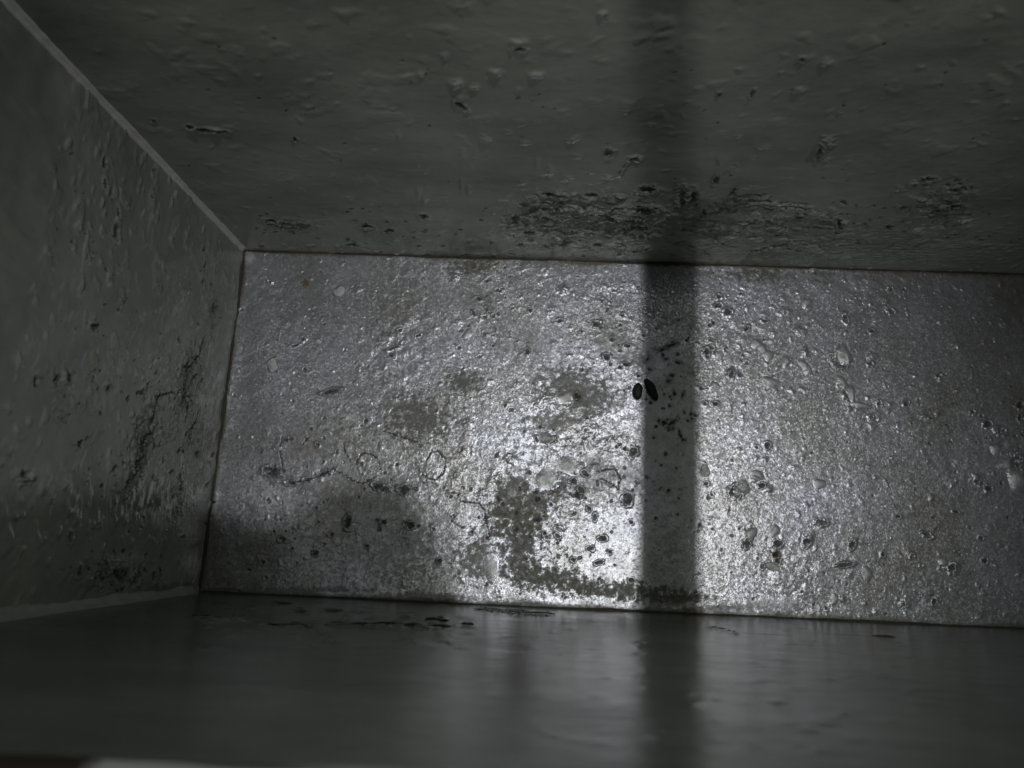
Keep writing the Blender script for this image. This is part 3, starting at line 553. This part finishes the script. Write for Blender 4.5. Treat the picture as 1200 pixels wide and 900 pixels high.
for k, (x, y, L, wd, up, a) in enumerate(((455,732,.018,.012,.0022,2),(482,733,.012,.010,.003,0),(508,735,.018,.012,.0035,-3),(610,718,.040,.010,.0025,-2),(512,727,.012,.008,.0025,6),(425,732,.014,.009,.002,1),(395,731,.012,.008,.0016,-2),(340,733,.020,.008,.0016,1),(548,732,.006,.006,.0025,0),(250,723,.020,.008,.0016,0),(1035,746,.012,.008,.002,3),(575,715,.020,.008,.002,6))):
    o = link(bpy.data.objects.new('paint_flake', FLK[k % 5]), bottom); place(o, 'bottom', x, y, L*0.5, wd*0.6, up*1.5, 180+a, 0.0004)

# ------------------------------------------------------------------ small things stuck to the panels
def single(name, label, cat, me, face, px, py, rx, ry, rz, ang, group=None, lift=0.0003):
    o = link(bpy.data.objects.new(name, me)); place(o, face, px, py, rx, ry, rz, ang, lift)
    o['label'] = label; o['category'] = cat
    if group: o['group'] = group
    return o
CR = [lump_mesh('crumb', 400+i, M_CRUMB, 0.4) for i in range(3)]
single('crumb', 'larger white crumb low on the left part of the silver back panel', 'crumb', CR[0], 'back', 319, 428, .0031, .0042, .0032, 10, 'white crumbs stuck to the back panel')
single('crumb', 'small white crumb near the top joint of the silver back panel', 'crumb', CR[1], 'back', 398, 341, .0034, .0028, .0030, 30, 'white crumbs stuck to the back panel')
single('crumb', 'white crumb just below the small rust spot on the right part of the back panel', 'crumb', CR[2], 'back', 905, 664, .0036, .0020, .0022, -10, 'white crumbs stuck to the back panel')
def pellet_mesh(seed):
    rg = np.random.default_rng(seed); V = []; Fc = []; n, m = 14, 9
    for i in range(m):
        a = math.pi*(i+0.5)/m
        for j in range(n):
            b = 2*math.pi*j/n; r = 1+0.05*rg.standard_normal()
            V.append((math.cos(a)*r, math.sin(a)*math.cos(b)*r, 0.6+math.sin(a)*math.sin(b)*r))
    for i in range(m-1):
        for j in range(n): Fc.append((i*n+j, i*n+(j+1) % n, (i+1)*n+(j+1) % n, (i+1)*n+j))
    Fc.append(tuple(range(n))[::-1]); Fc.append(tuple((m-1)*n+j for j in range(n)))
    me = bpy.data.meshes.new('pellet'); me.from_pydata(V, [], Fc); me.polygons.foreach_set('use_smooth', [True]*len(me.polygons)); me.materials.append(M_BLACK); return me
single('pellet', 'short black oval pellet at the bright left edge of the shaded band', 'pellet', pellet_mesh(1), 'back', 747, 459, .0058, .0034, .0026, 86, 'black pellets on the back panel')
single('pellet', 'long slanting black pellet inside the dark shaded band', 'pellet', pellet_mesh(2), 'back', 763, 457, .0082, .0030, .0024, -63, 'black pellets on the back panel')

# ------------------------------------------------------------------ unseen blockers added to shape the light, and the ground
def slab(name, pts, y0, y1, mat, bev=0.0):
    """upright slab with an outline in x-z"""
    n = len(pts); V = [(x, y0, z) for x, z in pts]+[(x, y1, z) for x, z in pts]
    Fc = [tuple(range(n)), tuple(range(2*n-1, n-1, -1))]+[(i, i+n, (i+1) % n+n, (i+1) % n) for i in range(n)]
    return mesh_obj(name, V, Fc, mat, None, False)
def tube(name, A, B, r, mat, n=20):
    A, B = np.array(A, float), np.array(B, float); d = (B-A)/np.linalg.norm(B-A); e = np.cross(d, (0, 1, 0)); e /= np.linalg.norm(e); g = np.cross(d, e); V = []
    for P in (A, B):
        for j in range(n): a = 2*math.pi*j/n; V.append(P+r*(math.cos(a)*e+math.sin(a)*g))
    Fc = [(j, (j+1) % n, n+(j+1) % n, n+j) for j in range(n)]+[tuple(range(n))[::-1], tuple(range(n, 2*n))]
    return mesh_obj(name, V, Fc, mat)
# unseen upright bar, added for the shadow band that crosses the box
bx_c = on_panel('back', 779, 510)[0]; yb = -0.56; tt = yb/LP.y; xb = bx_c+(LP.x-bx_c)*tt
bar = tube('shadow_bar', (xb-0.0005, yb, -0.0992), (xb+0.003, yb, 0.198), 0.0205*(1-tt), M_DARKMETAL)
bar['label'] = 'unseen round upright bar added for the shadow band across the box'; bar['category'] = 'bar'
y2 = -0.70; x2 = bx_c+(LP2.x-bx_c)*(y2/LP2.y)  # unseen rod, added so the second lamp throws the same shadow band
rod = tube('shadow_rod', (x2, y2, -0.0992), (x2, y2, 0.057), 0.0180*(1-y2/LP2.y), M_DARKMETAL)
rod['label'] = 'unseen thin short rod added to carry the shadow band onto the top panel'; rod['category'] = 'rod'
# unseen blocker added to shade the lower left corner, outlined from the shadow's edge
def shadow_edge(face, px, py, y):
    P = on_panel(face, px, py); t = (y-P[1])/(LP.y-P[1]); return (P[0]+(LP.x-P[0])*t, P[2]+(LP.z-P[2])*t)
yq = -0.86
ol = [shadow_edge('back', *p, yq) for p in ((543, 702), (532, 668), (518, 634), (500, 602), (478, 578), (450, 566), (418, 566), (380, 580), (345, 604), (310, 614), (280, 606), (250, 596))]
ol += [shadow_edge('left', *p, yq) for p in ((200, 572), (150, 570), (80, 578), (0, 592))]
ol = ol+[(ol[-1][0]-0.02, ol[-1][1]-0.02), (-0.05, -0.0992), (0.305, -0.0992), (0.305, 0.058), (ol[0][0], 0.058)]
blocker = slab('blocker', ol, yq, yq-0.006, M_DARKMETAL); blocker['label'] = 'unseen dark blocker added outside the opening to shade its lower left'; blocker['category'] = 'blocker'
g = mesh_obj('ground', [(-6, -6, -0.1), (6, -6, -0.1), (6, 6, -0.1), (-6, 6, -0.1)], [(0, 1, 2, 3)], M_GROUND); g['kind'] = 'structure'
